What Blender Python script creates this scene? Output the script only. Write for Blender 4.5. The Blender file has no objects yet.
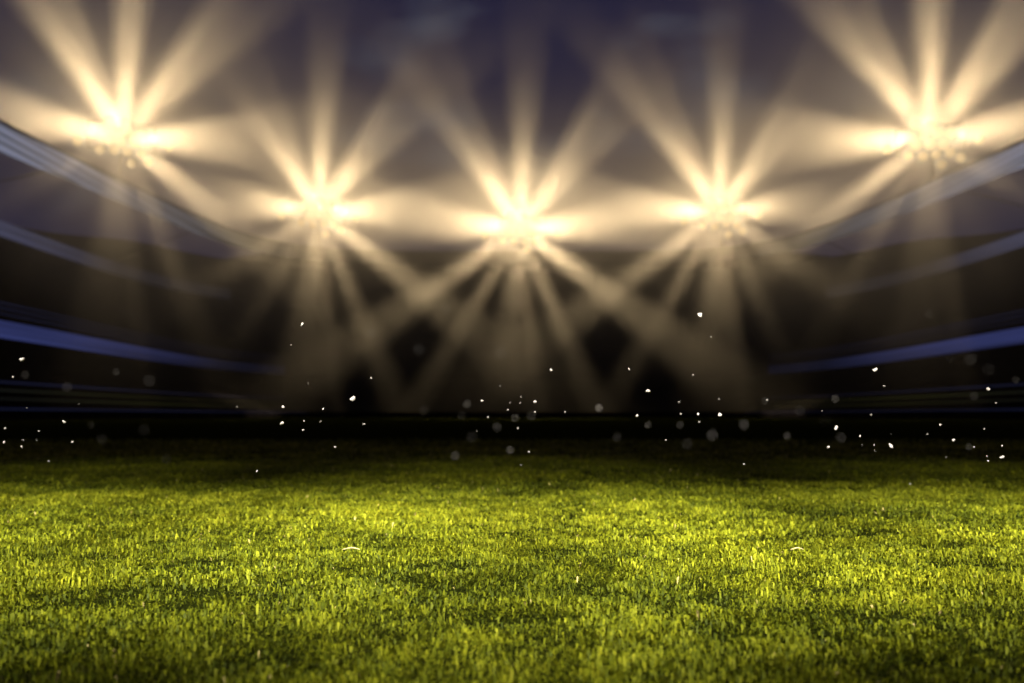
import bpy, bmesh, math, random
import numpy as np
from mathutils import Vector, Matrix, Quaternion

random.seed(7)
rng = np.random.default_rng(11)
sc = bpy.context.scene
COL = sc.collection

# ------------------------------------------------------------------ helpers
def link(o, parent=None):
    COL.objects.link(o)
    if parent is not None:
        o.parent = parent
    return o

def tag(o, label=None, cat=None, group=None, kind=None):
    if label: o["label"] = label
    if cat: o["category"] = cat
    if group: o["group"] = group
    if kind: o["kind"] = kind
    return o

def empty(name, loc):
    o = bpy.data.objects.new(name, None)
    o.empty_display_size = 0.5
    o.location = loc
    return link(o)

def mesh_obj(name, verts, faces, mats, parent=None, smooth=False, mat_idx=None):
    me = bpy.data.meshes.new(name)
    me.from_pydata([tuple(v) for v in verts], [], faces)
    for m in (mats if isinstance(mats, (list, tuple)) else [mats]):
        me.materials.append(m)
    if mat_idx is not None:
        me.polygons.foreach_set("material_index", mat_idx)
    if smooth:
        me.polygons.foreach_set("use_smooth", [True] * len(me.polygons))
    me.update()
    return link(bpy.data.objects.new(name, me), parent)

def bm_obj(name, bm, mat, parent=None, smooth=False):
    me = bpy.data.meshes.new(name)
    bmesh.ops.recalc_face_normals(bm, faces=bm.faces)
    bm.to_mesh(me); bm.free()
    me.materials.append(mat)
    if smooth:
        me.polygons.foreach_set("use_smooth", [True] * len(me.polygons))
    return link(bpy.data.objects.new(name, me), parent)

def bm_bar(bm, p, q, r, n=6):
    p, q = Vector(p), Vector(q)
    d = (q - p); L = d.length
    rot = d.to_track_quat('Z', 'Y').to_matrix().to_4x4()
    bmesh.ops.create_cone(bm, cap_ends=True, segments=n, radius1=r, radius2=r, depth=L,
                          matrix=Matrix.Translation((p + q) / 2) @ rot)

# ------------------------------------------------------------------ materials
def new_mat(name):
    m = bpy.data.materials.new(name); m.use_nodes = True
    return m, m.node_tree, m.node_tree.nodes["Principled BSDF"]

def paint(name, col, rough=0.6, metal=0.0, var=0.25, scale=3.0, stretch=(1, 1, 1), spec=0.3):
    m, nt, b = new_mat(name)
    tc = nt.nodes.new("ShaderNodeTexCoord"); mp = nt.nodes.new("ShaderNodeMapping")
    mp.inputs["Scale"].default_value = stretch
    n = nt.nodes.new("ShaderNodeTexNoise"); n.inputs["Scale"].default_value = scale
    n.inputs["Detail"].default_value = 5
    r = nt.nodes.new("ShaderNodeValToRGB")
    r.color_ramp.elements[0].position = 0.3; r.color_ramp.elements[1].position = 0.72
    r.color_ramp.elements[0].color = tuple(c * (1 - var) for c in col) + (1,)
    r.color_ramp.elements[1].color = tuple(min(1, c * (1 + var)) for c in col) + (1,)
    nt.links.new(tc.outputs["Object"], mp.inputs["Vector"])
    nt.links.new(mp.outputs["Vector"], n.inputs["Vector"])
    nt.links.new(n.outputs["Fac"], r.inputs["Fac"])
    nt.links.new(r.outputs["Color"], b.inputs["Base Color"])
    b.inputs["Roughness"].default_value = rough
    b.inputs["Metallic"].default_value = metal
    b.inputs["Specular IOR Level"].default_value = spec
    return m

def glow_strip(name, stops, streak=0.5, base=(0.01, 0.012, 0.03), axis="Y", lo=90.0, hi=215.0, strength=1.0, zscale=6.0):
    """LED ribbon, or glow put into a part; emission fades along the stand, streaked lengthwise."""
    m, nt, b = new_mat(name)
    geo = nt.nodes.new("ShaderNodeNewGeometry")
    sep = nt.nodes.new("ShaderNodeSeparateXYZ")
    nt.links.new(geo.outputs["Position"], sep.inputs[0])
    mr = nt.nodes.new("ShaderNodeMapRange")
    mr.inputs["From Min"].default_value = lo; mr.inputs["From Max"].default_value = hi
    nt.links.new(sep.outputs[axis], mr.inputs["Value"])
    ramp = nt.nodes.new("ShaderNodeValToRGB")
    e = ramp.color_ramp.elements
    while len(e) < len(stops): e.new(0.5)
    for el, (p, c) in zip(e, stops):
        el.position = p; el.color = tuple(c) + (1,)
    nt.links.new(mr.outputs[0], ramp.inputs["Fac"])
    mp = nt.nodes.new("ShaderNodeMapping"); mp.inputs["Scale"].default_value = (0.03, 0.012, zscale * 0.35)
    nt.links.new(geo.outputs["Position"], mp.inputs["Vector"])
    n = nt.nodes.new("ShaderNodeTexNoise"); n.inputs["Scale"].default_value = 1.0; n.inputs["Detail"].default_value = 4
    nt.links.new(mp.outputs["Vector"], n.inputs["Vector"])
    mr2 = nt.nodes.new("ShaderNodeMapRange")
    mr2.inputs["From Min"].default_value = 0.3; mr2.inputs["From Max"].default_value = 0.7
    mr2.inputs["To Min"].default_value = 1 - streak; mr2.inputs["To Max"].default_value = 1 + streak
    nt.links.new(n.outputs["Fac"], mr2.inputs["Value"])
    ml = nt.nodes.new("ShaderNodeMath"); ml.operation = 'MULTIPLY'; ml.inputs[1].default_value = strength
    nt.links.new(mr2.outputs[0], ml.inputs[0])
    nt.links.new(ramp.outputs["Color"], b.inputs["Emission Color"])
    nt.links.new(ml.outputs[0], b.inputs["Emission Strength"])
    b.inputs["Base Color"].default_value = base + (1,)
    b.inputs["Roughness"].default_value = 0.9; b.inputs["Specular IOR Level"].default_value = 0.0
    return m

M = {}
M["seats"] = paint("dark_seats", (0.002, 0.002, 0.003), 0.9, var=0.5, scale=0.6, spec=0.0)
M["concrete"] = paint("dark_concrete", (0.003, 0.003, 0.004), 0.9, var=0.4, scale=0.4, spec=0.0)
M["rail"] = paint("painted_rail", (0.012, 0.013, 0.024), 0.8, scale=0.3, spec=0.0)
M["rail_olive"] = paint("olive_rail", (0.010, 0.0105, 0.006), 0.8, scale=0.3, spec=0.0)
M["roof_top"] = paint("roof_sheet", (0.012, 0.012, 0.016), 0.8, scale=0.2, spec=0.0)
M["roof_under"] = paint("roof_soffit", (0.30, 0.33, 0.45), 0.8, scale=0.5, stretch=(1, 0.05, 1), spec=0.0)
M["steel"] = paint("weathered_steel", (0.03, 0.03, 0.03), 0.9, metal=0.0, scale=2, spec=0.0)
M["housing"] = paint("lamp_housing", (0.03, 0.03, 0.03), 0.9, scale=2, spec=0.0)

m, nt, b = new_mat("lamp_lens")
b.inputs["Base Color"].default_value = (0.01, 0.01, 0.01, 1)
b.inputs["Emission Color"].default_value = (0.84, 0.63, 0.32, 1)
b.inputs["Emission Strength"].default_value = 0.5
b.inputs["Specular IOR Level"].default_value = 0.0
M["lens"] = m

M["led_blue"] = glow_strip("blue_ribbon", [(0, (0.024, 0.032, 0.12)), (0.25, (0.023, 0.030, 0.105)), (0.45, (0.011, 0.014, 0.048)), (0.68, (0.002, 0.003, 0.010)), (1, (0.0, 0.0, 0.002))], 0.45)
M["led_pale"] = glow_strip("pale_ribbon", [(0, (0.075, 0.09, 0.20)), (0.3, (0.045, 0.05, 0.10)), (0.62, (0.008, 0.008, 0.014)), (1, (0.004, 0.004, 0.005))], 0.5, base=(0.012, 0.014, 0.02))
M["rim_glow"] = glow_strip("roof_edge_glow", [(0, (0.17, 0.19, 0.28)), (0.35, (0.11, 0.115, 0.15)), (0.75, (0.03, 0.028, 0.028)), (1, (0.02, 0.02, 0.02))], 0.65, base=(0.007, 0.007, 0.008), zscale=9, strength=0.75)  # fascia's lit look put into emission instead of lamplight falling on it
M["rail_glow_blue"] = glow_strip("blue_rail_glow", [(0, (0.006, 0.008, 0.024)), (0.4, (0.004, 0.005, 0.014)), (0.9, (0.001, 0.001, 0.003))], 0.4, base=(0.01, 0.01, 0.015))  # glow put into the rails so they show against the dark tiers
M["rail_glow_olive"] = glow_strip("olive_rail_glow", [(0, (0.004, 0.005, 0.006)), (0.35, (0.008, 0.009, 0.002)), (0.9, (0.001, 0.001, 0.001))], 0.4, base=(0.01, 0.01, 0.008))  # the olive rails get the same added glow
STRAW = paint("dry_straw", (0.25, 0.2, 0.09), 0.8, scale=60)
M["fleck"] = paint("white_paper", (0.18, 0.167, 0.155), 0.6, scale=80)

# ------------------------------------------------------------------ camera
W, H, FPX = 1024, 683, 995.0
CAM = Vector((0, 0, 0.45)); PITCH = math.atan(74.0 / FPX)
cam = bpy.data.cameras.new("camera"); cam.sensor_width = 36; cam.lens = 36 * FPX / W
cam.clip_start = 0.05; cam.clip_end = 5000
cam.dof.use_dof = True; cam.dof.focus_distance = 2.9; cam.dof.aperture_fstop = 2.3
co = link(bpy.data.objects.new("camera", cam))
co.location = CAM; co.rotation_euler = (math.radians(90) + PITCH, 0, 0)
sc.camera = co
FWD = Vector((0, math.cos(PITCH), math.sin(PITCH))); UP = Vector((0, -math.sin(PITCH), math.cos(PITCH))); RIGHT = Vector((1, 0, 0))

def at(px, py, depth):
    """The place at a measured bearing and a chosen distance along the pitch."""
    d = FWD + RIGHT * ((px - W / 2) / FPX) + UP * ((H / 2 - py) / FPX)
    return CAM + d * (depth / d.y)

# ------------------------------------------------------------------ stadium plan
CX, CY, A, B, N = 2.0, 110.0, 55.0, 100.0, 4.5
def plan():
    pts = []
    for i in range(6001):
        t = math.radians(205) - math.radians(230) * i / 6000
        c, s = math.cos(t), math.sin(t)
        pts.append((CX + A * math.copysign(abs(c) ** (2 / N), c), CY + B * math.copysign(abs(s) ** (2 / N), s)))
    out = [pts[0]]; acc = 0
    for p, q in zip(pts, pts[1:]):
        acc += math.hypot(q[0] - p[0], q[1] - p[1])
        if acc >= 1.6:
            out.append(q); acc = 0
    return out
PLAN = plan()
def normal_at(p):
    x, y = (p[0] - CX) / A, (p[1] - CY) / B
    n = Vector((math.copysign(abs(x) ** (N - 1), x) / A, math.copysign(abs(y) ** (N - 1), y) / B))
    return n.normalized()
def lift(y): return max(0.0, (y - 100.0) * 0.047)

i0 = 0
i1 = next(i for i, p in enumerate(PLAN) if p[1] > 195)
i2 = next(i for i in range(i1 + 5, len(PLAN)) if PLAN[i][1] < 195)
i3 = len(PLAN) - 1
SEC = {"left": PLAN[i0:i1 + 1], "far": PLAN[i1:i2 + 1], "right": PLAN[i2:i3 + 1]}

def sweep(name, path, prof, mat, parent, lifted=False):
    """Sweep a closed (outward offset, height) profile along the stand."""
    k = len(prof); vs = []; fs = []
    base = parent if parent.parent is None else parent.parent
    for p in path:
        n = normal_at(p); l = lift(p[1]) if lifted else 0
        for o, z in prof:
            vs.append((p[0] + n.x * o - base.location.x, p[1] + n.y * o - base.location.y, z + l))
    for i in range(len(path) - 1):
        for j in range(k):
            a, b_ = i * k + j, i * k + (j + 1) % k
            fs.append((a, b_, b_ + k, a + k))
    fs.append(tuple(range(k))); fs.append(tuple(range((len(path) - 1) * k, len(path) * k))[::-1])
    o = mesh_obj(name, vs, fs, mat, parent)
    bm = bmesh.new(); bm.from_mesh(o.data); bmesh.ops.recalc_face_normals(bm, faces=bm.faces); bm.to_mesh(o.data); bm.free()
    return o

def box_prof(o0, o1, z0, z1): return [(o0, z0), (o1, z0), (o1, z1), (o0, z1)]

def steps(o0, z0, o1, z1, n, drop):
    top = []
    for i in range(n):
        oa = o0 + (o1 - o0) * i / n; ob = o0 + (o1 - o0) * (i + 1) / n
        z = z0 + (z1 - z0) * (i + 1) / n
        top += [(oa, z), (ob, z)]
    return [(o0, z0 - drop)] + top + [(o1, z0 - drop)]

def stand(key, label):
    lit = key != 'far'
    path = SEC[key]
    c = path[len(path) // 2]
    root = empty("stadium_stand", (c[0], c[1], 0.0))
    tag(root, label, "stand", "stands around the pitch")
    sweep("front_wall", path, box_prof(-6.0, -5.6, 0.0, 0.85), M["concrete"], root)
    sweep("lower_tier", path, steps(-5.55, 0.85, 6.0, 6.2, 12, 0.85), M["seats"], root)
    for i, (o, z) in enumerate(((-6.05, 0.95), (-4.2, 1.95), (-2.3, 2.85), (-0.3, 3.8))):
        sweep("glowing_rail" if lit else "handrail", path, box_prof(o, o + 0.08, z, z + 0.22), M["concrete"] if not lit else (M["rail_glow_olive"] if i in (1, 2) else M["rail_glow_blue"]), root)
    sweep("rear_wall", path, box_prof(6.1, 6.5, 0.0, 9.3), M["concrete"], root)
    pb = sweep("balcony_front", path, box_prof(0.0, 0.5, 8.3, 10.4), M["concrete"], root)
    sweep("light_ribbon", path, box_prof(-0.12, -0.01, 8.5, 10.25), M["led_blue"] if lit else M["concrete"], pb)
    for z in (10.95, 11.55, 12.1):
        sweep("handrail", path, box_prof(0.1, 0.2, z, z + 0.14), M["rail_glow_blue"] if lit else M["concrete"], root)
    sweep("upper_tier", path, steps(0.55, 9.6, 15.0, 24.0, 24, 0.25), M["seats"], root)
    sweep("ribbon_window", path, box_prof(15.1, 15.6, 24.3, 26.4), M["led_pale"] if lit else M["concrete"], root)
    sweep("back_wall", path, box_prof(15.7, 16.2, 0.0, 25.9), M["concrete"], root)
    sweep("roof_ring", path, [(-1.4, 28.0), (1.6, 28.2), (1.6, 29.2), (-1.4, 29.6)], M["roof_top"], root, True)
    k = 4; vs = []; fs = []
    for p in path:
        n = normal_at(p); u = min(1, max(0, (p[1] - 125) / 55)); u = u * u * (3 - 2 * u)
        top = 26.3 + u * (28.1 + lift(p[1]) - 26.3)
        for o, z in ((15.72, 25.91), (16.18, 25.91), (16.18, top), (15.72, top)):
            vs.append((p[0] + n.x * o - c[0], p[1] + n.y * o - c[1], z))
    for i in range(len(path) - 1):
        for j in range(k):
            fs.append((i * k + j, i * k + (j + 1) % k, (i + 1) * k + (j + 1) % k, (i + 1) * k + j))
    mesh_obj("clerestory_wall", vs, fs, M["concrete"], root)
    if not lit: sweep("roof", path, [(1.7, 28.2), (16.4, 28.15), (16.4, 28.4), (1.7, 28.6)], M["roof_top"], root, True)
    for i in range(10, len(path) - 5, 30):
        p = path[i]; n = normal_at(p); l = lift(p[1])
        bm = bmesh.new()
        q = lambda o, z: (p[0] + n.x * o - c[0], p[1] + n.y * o - c[1], z)
        bm_bar(bm, q(1.5, 28.7 + l), q(15.9, 26.3), 0.09)
        bm_obj("roof_strut", bm, M["roof_top"], root)
    f = sweep("roof_fascia", path, box_prof(-2.0, -1.42, 27.0, 29.7), M["rim_glow"] if lit else M["roof_top"], root, True)
    sweep("gutter", path, box_prof(-2.25, -2.02, 29.55, 29.8), M["rail"] if lit else M["roof_top"], f, True)
    return root

stand("left", "dark tiered stand along the left side with blue light ribbon and pale roof edge")
stand("right", "dark tiered stand along the right side with blue light ribbon and pale roof edge")
stand("far", "black unlit stand across the far end behind the three middle floodlights")

# ------------------------------------------------------------------ floodlights
BEAMS = [  # angle clockwise from straight up, full cone width, gain
    (2, 14, 0.95), (32, 12, 0.95), (43, 13, 0.7), (86, 28, 0.55), (126, 12, 1.2), (157, 8, 0.9), (173.5, 4, 1.3),
    (184, 18, 0.26), (211, 7, 0.95), (236, 11, 1.05), (276, 28, 0.55), (326, 13, 1.25), (337, 9, 0.9)]
LAMP_COL = (1.0, 0.72, 0.38)
BEAM_P = 7.8e5
HALO_P = 5.2e4

def soften(ld, s):
    """A wide bank of lamps has no bright point: ease the falloff within s metres."""
    ld.use_nodes = True; nt = ld.node_tree
    em = nt.nodes.get("Emission"); lf = nt.nodes.new("ShaderNodeLightFalloff")
    lf.inputs["Strength"].default_value = 1.0; lf.inputs["Smooth"].default_value = s * s
    nt.links.new(lf.outputs["Quadratic"], em.inputs["Strength"])

def rig(px, py, depth, label, mast_foot):
    c = at(px, py, depth)
    k = depth / 205.0 * (1.2 if depth < 160 else 1.0)
    root = empty("floodlight_mast", (mast_foot[0], mast_foot[1], mast_foot[2]))
    tag(root, label, "floodlight", "floodlight clusters above the roof")
    f = Vector(mast_foot)
    BANKS.append((c + Vector((0, 0, 1.5 * k)), 24.5 if depth > 160 else 19.0))
    view = (c - CAM).normalized(); side = view.cross(Vector((0, 0, 1))).normalized(); up = side.cross(view).normalized()
    L = lambda x, y, z=0.0: c + side * x * k + up * y * k + view * z * k - f
    bm = bmesh.new(); bm_bar(bm, (0, 0, 0), c + view * 0.9 * k - f, 0.22 * k, 10)
    bm_obj("mast", bm, M["steel"], root, True)
    bm = bmesh.new()
    for y in (-2.4, 0, 2.4): bm_bar(bm, L(-5.5, y, 0.7), L(5.5, y, 0.7), 0.12 * k)
    for x in (-5.5, -2.75, 0, 2.75, 5.5): bm_bar(bm, L(x, -2.4, 0.7), L(x, 2.4, 0.7), 0.12 * k)
    for x in (-5.5, -2.75, 0, 2.75): bm_bar(bm, L(x, -2.4, 0.7), L(x + 2.75, 2.4, 0.7), 0.07 * k)
    bm_obj("lattice_frame", bm, M["steel"], root)
    heads = [(-1.9, 2.6), (0.2, 2.4), (-3.1, 0.9), (-1.0, 0.9), (1.1, 0.9), (3.3, 0.8), (-2.1, -0.8), (0.0, -0.8), (2.1, -0.9),
             (-7.2, -1.4), (5.0, 0.1), (7.6, -0.9), (-3.4, -2.3), (-1.1, -2.5), (1.1, -2.5), (3.3, -2.6), (-5.2, 0.5), (4.6, -3.8), (1.5, -4.4)]
    proto = None
    for i, (x, y) in enumerate(heads):
        x += random.uniform(-.25, .25); y += random.uniform(-.25, .25)
        r = 1.12 if i < 9 else 0.9
        mat = Matrix.Translation(L(x, y)) @ Matrix((side.to_4d(), up.to_4d(), (-view).to_4d(), (0, 0, 0, 1))).transposed().to_4x4()
        R3 = Matrix((side, up, -view)).transposed().to_4x4()
        mat = Matrix.Translation(L(x, y)) @ R3 @ Matrix.Scale(k * r, 4)
        if proto is None:
            bm = bmesh.new()
            bmesh.ops.create_cone(bm, cap_ends=True, segments=20, radius1=0.45, radius2=1.0, depth=0.8, matrix=Matrix.Translation((0, 0, -0.45)))
            hd = bm_obj("floodlight", bm, M["housing"], root)
            bm = bmesh.new()
            bmesh.ops.create_uvsphere(bm, u_segments=20, v_segments=10, radius=0.93, matrix=Matrix.Diagonal((1, 1, 0.22, 1)))
            ln = bm_obj("lens", bm, M["lens"], hd, True)
            proto = (hd, ln)
        else:
            hd = proto[0].copy(); COL.objects.link(hd); hd.parent = root
            ln = proto[1].copy(); COL.objects.link(ln); ln.parent = hd
        hd.matrix_local = mat
    # the lamps themselves: a fan of narrow spots and one broad spill lamp
    for ang, wid, g in BEAMS:
        a = math.radians(ang)
        back = -0.5 if 100 < ang < 260 else (-0.1 if 60 < ang < 300 else 0.10)
        left, right = 250 < ang < 300, 60 < ang < 110
        if (200 < px < 400 and left) or (620 < px < 800 and right): back = -0.3
        if (px < 400 and 200 < ang < 250) or (px > 620 and 100 < ang < 165): back = -1.1; wid *= 0.8; g *= 0.6
        if (px < 200 and 200 < ang < 250) or (px > 800 and 100 < ang < 165): g *= 0.3
        if (px < 200 and left) or (px > 800 and right): back = 0.15
        if depth < 160 and 140 < ang < 220: g *= 0.4
        d = (up * math.cos(a) + side * math.sin(a) + view * back).normalized()
        ld = bpy.data.lights.new("floodlight_beam", 'SPOT')
        ld.energy = BEAM_P * g * k ; ld.color = LAMP_COL
        ld.spot_size = math.radians(wid * 1.3); ld.spot_blend = 0.75; ld.shadow_soft_size = 1.6 * k
        soften(ld, 3.8 * k)
        lo = link(bpy.data.objects.new("floodlight_beam", ld))
        lo.location = c - view * 2.0 * k
        lo.rotation_mode = 'QUATERNION'; lo.rotation_quaternion = d.to_track_quat('-Z', 'Y')
    ld = bpy.data.lights.new("floodlight_spill", 'SPOT')
    ld.energy = HALO_P * k; ld.color = LAMP_COL; ld.spot_size = math.radians(176); ld.spot_blend = 0.9; ld.shadow_soft_size = 1.0
    soften(ld, 5.0 * k)
    lo = link(bpy.data.objects.new("floodlight_spill", ld)); lo.location = c - view * 3.0 * k
    lo.rotation_mode = 'QUATERNION'; lo.rotation_quaternion = (up * 0.45 - view).normalized().to_track_quat('-Z', 'Y')

BANKS = []
RIGS = [(122, 137, 130, "leftmost floodlight cluster above the roof edge of the left stand"),
        (318, 212, 203, "second floodlight cluster from the left over the far left corner"),
        (520, 229, 211, "middle floodlight cluster, lowest of the five, over the far end"),
        (720, 213, 203, "fourth floodlight cluster from the left over the far right corner"),
        (930, 140, 131, "rightmost floodlight cluster above the roof edge of the right stand")]
for px, py, d, lab in RIGS:
    c = at(px, py, d)
    best = min(PLAN, key=lambda p: (p[0] - c.x) ** 2 + (p[1] - c.y) ** 2)
    n = normal_at(best)
    # the mast stands on the roof edge and leans in over the pitch, lamps clear of the roof
    away = (best[0] - c.x) * n.x + (best[1] - c.y) * n.y - 8.0
    d2 = d + away / (n.y + n.x * c.x / c.y)
    rig(px, py, d2, lab, (best[0] - n.x * 0.8, best[1] - n.y * 0.8, 29.5 + lift(best[1])))

# unseen spots standing in for the pitch lights behind the camera: they light the turf in front
PITCH_P = 44000.0
for x, aim, share, cone in [(1.2 * i, 3.7, 0.78 if i == 0 else 0.68, 15) for i in range(-3, 4)] + [(3.2 * i, 6.2, 0.15, 15) for i in (-1, 0, 1)]:
    ld = bpy.data.lights.new("unseen_lamp", 'SPOT')
    ld.energy = PITCH_P * share; ld.color = (1.0, 0.94, 0.80); ld.spot_size = math.radians(cone); ld.spot_blend = 1.0; ld.shadow_soft_size = 0.12
    lo = link(bpy.data.objects.new("unseen_lamp", ld)); lo.location = (x, -6.0, 6.0)
    d = Vector((x * 1.15, aim, 0)) - lo.location
    lo.rotation_mode = 'QUATERNION'; lo.rotation_quaternion = d.to_track_quat('-Z', 'Y')

ld = bpy.data.lights.new("unseen_lamp", 'SPOT')  # added fill lamp, out of view, so the nearest flecks catch light
ld.energy = 2300.0; ld.color = (1.0, 0.95, 0.85); ld.spot_size = math.radians(46); ld.spot_blend = 1.0; ld.shadow_soft_size = 0.2
lo = link(bpy.data.objects.new("unseen_lamp", ld)); lo.location = (0.6, -6.0, 6.0)
lo.rotation_mode = 'QUATERNION'; lo.rotation_quaternion = (Vector((0, 1.6, 0)) - lo.location).to_track_quat('-Z', 'Y')

# ------------------------------------------------------------------ pitch
m, nt, b = new_mat("far_turf")
tc = nt.nodes.new("ShaderNodeTexCoord"); n1 = nt.nodes.new("ShaderNodeTexNoise"); n1.inputs["Scale"].default_value = 30; n1.inputs["Detail"].default_value = 8
rp = nt.nodes.new("ShaderNodeValToRGB"); rp.color_ramp.elements[0].color = (0.004, 0.005, 0.001, 1); rp.color_ramp.elements[1].color = (0.012, 0.015, 0.002, 1)
rp.color_ramp.elements[0].position = 0.3; rp.color_ramp.elements[1].position = 0.7
bp = nt.nodes.new("ShaderNodeBump"); bp.inputs["Strength"].default_value = 0.8; bp.inputs["Distance"].default_value = 0.03
nt.links.new(tc.outputs["Object"], n1.inputs["Vector"]); nt.links.new(n1.outputs["Fac"], rp.inputs["Fac"])
nt.links.new(rp.outputs["Color"], b.inputs["Base Color"]); nt.links.new(n1.outputs["Fac"], bp.inputs["Height"]); nt.links.new(bp.outputs["Normal"], b.inputs["Normal"])
b.inputs["Roughness"].default_value = 1.0; b.inputs["Specular IOR Level"].default_value = 0.0
g = mesh_obj("pitch_ground", [(-900, -60, 0), (900, -60, 0), (900, 1500, 0), (-900, 1500, 0)], [(0, 1, 2, 3)], m)
tag(g, kind="structure")

def vnoise(x, y, s, seed):
    r = np.random.default_rng(seed); T = r.random((64, 64))
    u = x / s; v = y / s
    i = np.floor(u).astype(int); j = np.floor(v).astype(int); fu = u - i; fv = v - j
    fu = fu * fu * (3 - 2 * fu); fv = fv * fv * (3 - 2 * fv)
    t = lambda a, c: T[a % 64, c % 64]
    return (t(i, j) * (1 - fu) + t(i + 1, j) * fu) * (1 - fv) + (t(i, j + 1) * (1 - fu) + t(i + 1, j + 1) * fu) * fv

def blades():
    bands = [(1.1, 2.2, 36000, 0.9), (2.2, 3.6, 30000, 0.95), (3.6, 6.0, 15000, 1.25), (6.0, 10.0, 6500, 1.75), (10.0, 20.0, 1700, 2.8)]
    X = []; Y = []; S = []
    for y0, y1, dens, s in bands:
        hw = 0.62 * y1 + 3.6
        nb = int((y1 - y0) * 2 * hw * dens)
        X.append(rng.uniform(-hw, hw, nb)); Y.append(rng.uniform(y0, y1, nb)); S.append(np.full(nb, s))
    X = np.concatenate(X); Y = np.concatenate(Y); S = np.concatenate(S)
    edge = np.abs(X) - (0.58 * Y + 0.7)
    keep = (edge < 0) | ((edge < 2.8) & (rng.random(len(X)) < 0.45))
    cl = vnoise(X, Y, 0.07, 1) * 0.5 + vnoise(X, Y, 0.2, 2) * 0.3 + vnoise(X, Y, 0.7, 3) * 0.2
    keep &= rng.random(len(X)) < np.clip(0.35 + 1.7 * (cl - 0.3), 0.08, 1) * np.clip((19.5 - Y) / 11.0, 0, 1)
    X, Y, S, cl = X[keep], Y[keep], S[keep], cl[keep]
    n = len(X)
    leafy = rng.random(n) < 0.15 + 0.5 * (vnoise(X, Y, 0.35, 8) > 0.5)
    Lb = np.where(leafy, rng.uniform(0.007, 0.014, n), rng.uniform(0.008, 0.019, n)) * (0.6 + 0.9 * cl) * S ** 0.5
    Wb = np.where(leafy, rng.uniform(0.0032, 0.0068, n), rng.uniform(0.0012, 0.0026, n)) * S
    az = rng.uniform(0, 2 * np.pi, n) * 0.8 + vnoise(X, Y, 0.25, 5) * 9.0
    lean = np.clip(rng.normal(1.3, 0.34, n), 0.1, 1.62)
    dx, dy = np.cos(az), np.sin(az)
    sx, sy = -dy, dx
    h1 = 0.6 * Lb * np.cos(lean * 0.6); o1 = 0.6 * Lb * np.sin(lean * 0.6)
    l2 = np.clip(lean * 1.5, 0, 1.9)
    h2 = h1 + 0.4 * Lb * np.cos(l2); o2 = o1 + 0.4 * Lb * np.sin(l2)
    h2 = np.maximum(h2, 0.003)
    tilt = rng.uniform(-0.45, 0.45, n) * Wb
    rise = np.where(leafy, rng.uniform(0.0, 0.018, n) * (0.3 + cl), 0)   # leaves stand on thin stalks
    V = np.zeros((n, 5, 3), np.float32)
    z0 = -0.002
    V[:, 0] = np.stack([X - sx * Wb * .35, Y - sy * Wb * .35, np.full(n, z0)], 1)
    V[:, 1] = np.stack([X + sx * Wb * .35, Y + sy * Wb * .35, np.full(n, z0)], 1)
    V[:, 2] = np.stack([X + dx * o1 + sx * Wb * .5, Y + dy * o1 + sy * Wb * .5, h1 + tilt + rise], 1)
    V[:, 3] = np.stack([X + dx * o1 - sx * Wb * .5, Y + dy * o1 - sy * Wb * .5, h1 - tilt + rise], 1)
    V[:, 4] = np.stack([X + dx * o2, Y + dy * o2, h2 + rise * 0.9], 1)
    me = bpy.data.meshes.new("grass")
    me.vertices.add(n * 5); me.vertices.foreach_set("co", V.reshape(-1))
    base = (np.arange(n) * 5)[:, None]
    loops = np.concatenate([base + np.array([[0, 1, 2, 3]]), base + np.array([[3, 2, 4]])], 1).reshape(-1).astype(np.int32)
    me.loops.add(n * 7); me.loops.foreach_set("vertex_index", loops)
    st = (np.arange(n) * 7)[:, None] + np.array([[0, 4]]); tot = np.tile([4, 3], n)
    me.polygons.add(n * 2)
    me.polygons.foreach_set("loop_start", st.reshape(-1).astype(np.int32))
    me.polygons.foreach_set("loop_total", tot.astype(np.int32))
    me.polygons.foreach_set("use_smooth", np.ones(n * 2, bool))
    tone = np.clip(-0.02 + 0.62 * rng.random(n) ** 1.3 + 0.75 * (cl - 0.3) + 0.35 * (vnoise(X, Y, 0.9, 21) - 0.5), 0, 0.93)
    dry = rng.random(n) < 0.002
    tone[dry] = 1.0
    at_ = me.attributes.new("tone", 'FLOAT', 'POINT'); at_.data.foreach_set("value", np.repeat(tone, 5).astype(np.float32))
    me.update(calc_edges=True); me.validate()
    return me

m, nt, b = new_mat("grass_blade")
aN = nt.nodes.new("ShaderNodeAttribute"); aN.attribute_name = "tone"
rp = nt.nodes.new("ShaderNodeValToRGB"); e = rp.color_ramp.elements
e[0].position = 0.05; e[0].color = (0.030, 0.040, 0.0025, 1); e[1].position = 0.45; e[1].color = (0.085, 0.098, 0.004, 1)
x = e.new(0.8); x.color = (0.17, 0.18, 0.008, 1); x = e.new(0.94); x.color = (0.22, 0.22, 0.012, 1); x = e.new(0.99); x.color = (0.38, 0.31, 0.12, 1)
nt.links.new(aN.outputs["Fac"], rp.inputs["Fac"]); nt.links.new(rp.outputs["Color"], b.inputs["Base Color"])
b.inputs["Roughness"].default_value = 0.6; b.inputs["Specular IOR Level"].default_value = 0.07
tr = nt.nodes.new("ShaderNodeBsdfTranslucent"); mx = nt.nodes.new("ShaderNodeMixShader"); mx.inputs[0].default_value = 0.3
nt.links.new(rp.outputs["Color"], tr.inputs["Color"])
nt.links.new(b.outputs[0], mx.inputs[1]); nt.links.new(tr.outputs[0], mx.inputs[2])
nt.links.new(mx.outputs[0], nt.nodes["Material Output"].inputs["Surface"])
gm = blades(); gm.materials.append(m)
tag(link(bpy.data.objects.new("grass", gm)), "short yellow green turf lit by floodlights across the foreground", "grass", kind="stuff")

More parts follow.
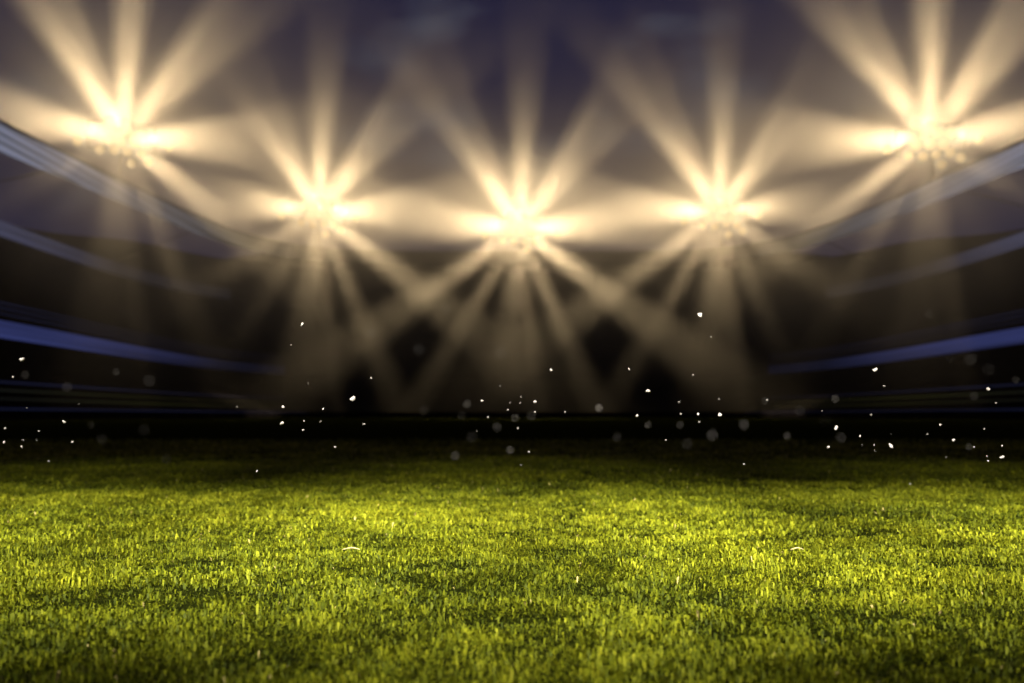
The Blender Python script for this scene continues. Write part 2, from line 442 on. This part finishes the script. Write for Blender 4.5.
# ------------------------------------------------------------------ flecks in the air
BIG = [(302,325),(282,423),(22,360),(64,422),(4,442),(353,399),(535,402),(648,391),(637,416),(720,415),(700,315),(875,370),(836,428),(891,446),(988,389),(1002,457)]
SMALL = [(308,383),(283,407),(323,409),(304,421),(303,430),(335,447),(13,377),(27,408),(79,404),(5,428),(39,431),(23,440),(22,447),(72,442),(49,461),
 (371,378),(364,424),(482,401),(520,403),(535,412),(508,410),(488,417),(518,428),(477,431),(529,452),(551,370),(629,369),(679,402),(666,440),
 (693,375),(719,399),(698,414),(699,422),(767,400),(884,386),(822,411),(871,415),(860,436),(874,445),(875,451),(891,434),(828,447),(940,425),(953,440),(984,429),
 (996,403),(1002,446),(974,447),(987,456),(946,457),(988,461),(257,471),(521,465),(744,464),(910,484)]
FAINT = [(291,345),(321,421),(237,407),(37,440),(500,386),(521,397),(510,403),(565,412),(681,414),(711,337),(862,445),(927,434)]
SOFT = [(25,375),(116,372),(149,381),(103,440),(144,430),(91,425),(166,459),(67,387),(446,309),(371,333),(419,350),(501,353),(424,411),(467,404),(462,416),(515,418),(531,416),
 (497,427),(472,437),(510,450),(599,408),(648,425),(680,425),(617,437),(687,444),(455,456),(969,447),(1016,380),(988,370),(950,359),(929,314),(970,360),(974,396),(825,421),
 (765,401),(800,411),(835,399),(744,425),(787,436),(841,438),(712,435)]
# two pale scraps of straw lying on the turf
for px, py, wd, lab in ((351, 549, 0.055, "pale straw scrap lying on the grass left of the middle"), (797, 549, 0.042, "pale straw scrap lying on the grass right of the middle")):
    d = 1.0
    while at(px, py, d).z > 0.03: d += 0.01
    p = at(px, py, d); vs = []; fs = []
    for j in range(7):
        u = j / 6 - 0.5; r = 0.0022 * (1 - 1.6 * u * u)
        for a in range(6):
            an = a * math.pi / 3
            vs.append((u * wd, 0.004 * math.sin(5 * u) + r * 1.6 * math.cos(an), 0.004 * math.cos(4 * u) + r * math.sin(an)))
    fs = [(j * 6 + a, j * 6 + (a + 1) % 6, j * 6 + 6 + (a + 1) % 6, j * 6 + 6 + a) for j in range(6) for a in range(6)] + [tuple(range(6))[::-1], tuple(range(36, 42))]
    o = mesh_obj("straw_scrap", vs, fs, STRAW, None, True); o.location = p
    tag(o, lab, "straw", "straw scraps on the turf")
RIGNAME = ["leftmost", "second", "middle", "fourth", "rightmost"]
def fleck(px, py, depth, size, sort):
    p = at(px, py, depth)
    bm = bmesh.new()
    bmesh.ops.create_icosphere(bm, subdivisions=2, radius=1.0)
    sx, sy, sz = random.uniform(.6, 1.3), random.uniform(.35, .8), random.uniform(.6, 1.25)
    for v in bm.verts:
        w = 1 + 0.25 * math.sin(3.1 * v.co.x + 9 * px) + 0.2 * math.cos(4.3 * v.co.z + 5 * py)
        v.co = Vector((v.co.x * sx, v.co.y * sy, v.co.z * sz)) * w * size
    o = bm_obj("fleck", bm, M["fleck"], None, True)
    o.location = p; o.rotation_euler = (random.uniform(0, 3), random.uniform(0, 3), random.uniform(0, 3))
    r = min(range(5), key=lambda i: abs(RIGS[i][0] - px))
    where = "the dark stand" if py < 416 else ("the black far pitch" if py < 455 else "the lit grass")
    tag(o, f"{sort} before {where}, below the {RIGNAME[r]} floodlight", "fleck", "white flecks drifting in the air")

for px, py in BIG: fleck(px, py, random.uniform(2.4, 3.4), random.uniform(0.0058, 0.0072), "larger bright fleck")
for px, py in SMALL: fleck(px, py, random.uniform(2.4, 4.6), random.uniform(0.0026, 0.0043), "small sharp fleck")
for px, py in FAINT: fleck(px, py, random.uniform(3.5, 4.6), 0.0028, "tiny dim fleck")
for px, py in SOFT: fleck(px, py, random.uniform(0.85, 1.25), random.uniform(0.0011, 0.0021), "soft blurred fleck")

# ------------------------------------------------------------------ haze
# smoke hanging in the still night air round the lamp banks, its density shaped to hold the glow and fade the beams, with uneven drift
SIGMA = 0.0125
bm = bmesh.new(); bmesh.ops.create_cube(bm, size=1.0, matrix=Matrix.Translation((2, 165, 44)) @ Matrix.Diagonal((210, 190, 86, 1)))
m = bpy.data.materials.new("haze_air"); m.use_nodes = True; nt = m.node_tree
nt.nodes.remove(nt.nodes["Principled BSDF"])
pv = nt.nodes.new("ShaderNodeVolumePrincipled"); pv.inputs["Color"].default_value = (0.9, 0.9, 0.9, 1)
nt.links.new(pv.outputs[0], nt.nodes["Material Output"].inputs["Volume"])
geo = nt.nodes.new("ShaderNodeNewGeometry")
def mth(op, a_, b_=None):
    n = nt.nodes.new("ShaderNodeMath"); n.operation = op
    for i, v in enumerate((a_, b_)):
        if v is None: continue
        if isinstance(v, (int, float)): n.inputs[i].default_value = v
        else: nt.links.new(v, n.inputs[i])
    return n.outputs[0]
total = None
for c, R in BANKS:
    dn = nt.nodes.new("ShaderNodeVectorMath"); dn.operation = 'DISTANCE'
    nt.links.new(geo.outputs["Position"], dn.inputs[0]); dn.inputs[1].default_value = c
    q = mth('DIVIDE', dn.outputs["Value"], R); q = mth('MULTIPLY', q, q)
    e = mth('POWER', 0.3679, q)
    e = mth('ADD', e, mth('MULTIPLY', 1.7, mth('POWER', 0.3679, mth('MULTIPLY', q, 4.0))))   # extra density added to widen the glow round the lamps
    total = e if total is None else mth('ADD', total, e)
nz = nt.nodes.new("ShaderNodeTexNoise"); nz.inputs["Scale"].default_value = 0.07; nz.inputs["Detail"].default_value = 2
nt.links.new(geo.outputs["Position"], nz.inputs["Vector"])
wisp = mth('ADD', mth('MULTIPLY', nz.outputs["Fac"], 1.2), 0.4)
nt.links.new(mth('MULTIPLY', mth('MULTIPLY', total, wisp), SIGMA), pv.inputs["Density"])
hz = bm_obj("haze", bm, m); tag(hz, kind="stuff")
try: m.cycles.volume_step_rate = 0.28
except Exception: pass

# ------------------------------------------------------------------ night sky
w = bpy.data.worlds.new("World"); sc.world = w; w.use_nodes = True; nt = w.node_tree
bg = nt.nodes["Background"]
sky = nt.nodes.new("ShaderNodeTexSky"); sky.sky_type = 'NISHITA'; sky.sun_disc = False
sky.sun_elevation = math.radians(-6); sky.sun_rotation = math.radians(180)
tc = nt.nodes.new("ShaderNodeTexCoord"); mp = nt.nodes.new("ShaderNodeMapping"); mp.inputs["Scale"].default_value = (3.0, 3.0, 7.0)
nz = nt.nodes.new("ShaderNodeTexNoise"); nz.inputs["Scale"].default_value = 2.2; nz.inputs["Detail"].default_value = 4; nz.inputs["Roughness"].default_value = 0.45
cr = nt.nodes.new("ShaderNodeValToRGB")
cr.color_ramp.elements[0].position = 0.56; cr.color_ramp.elements[0].color = (0.012, 0.0118, 0.037, 1)
cr.color_ramp.elements[1].position = 0.78; cr.color_ramp.elements[1].color = (0.05, 0.056, 0.085, 1)
nt.links.new(tc.outputs["Generated"], mp.inputs["Vector"]); nt.links.new(mp.outputs["Vector"], nz.inputs["Vector"]); nt.links.new(nz.outputs["Fac"], cr.inputs["Fac"])
sm = nt.nodes.new("ShaderNodeMixRGB"); sm.blend_type = 'ADD'; sm.inputs[0].default_value = 0.01
nt.links.new(cr.outputs["Color"], sm.inputs[1]); nt.links.new(sky.outputs[0], sm.inputs[2])
nt.links.new(sm.outputs[0], bg.inputs["Color"]); bg.inputs["Strength"].default_value = 1.0

# ------------------------------------------------------------------ render settings
sc.view_settings.view_transform = 'Standard'; sc.view_settings.look = 'None'; sc.view_settings.gamma = 1.0; sc.view_settings.exposure = 0.0
cy = sc.cycles
cy.use_denoising = True
try: cy.denoiser = 'OPENIMAGEDENOISE'
except Exception: pass
cy.max_bounces = 6; cy.diffuse_bounces = 2; cy.glossy_bounces = 2; cy.transmission_bounces = 3; cy.volume_bounces = 0
cy.sample_clamp_indirect = 5.0
cy.volume_step_rate = 1.0; cy.volume_max_steps = 256
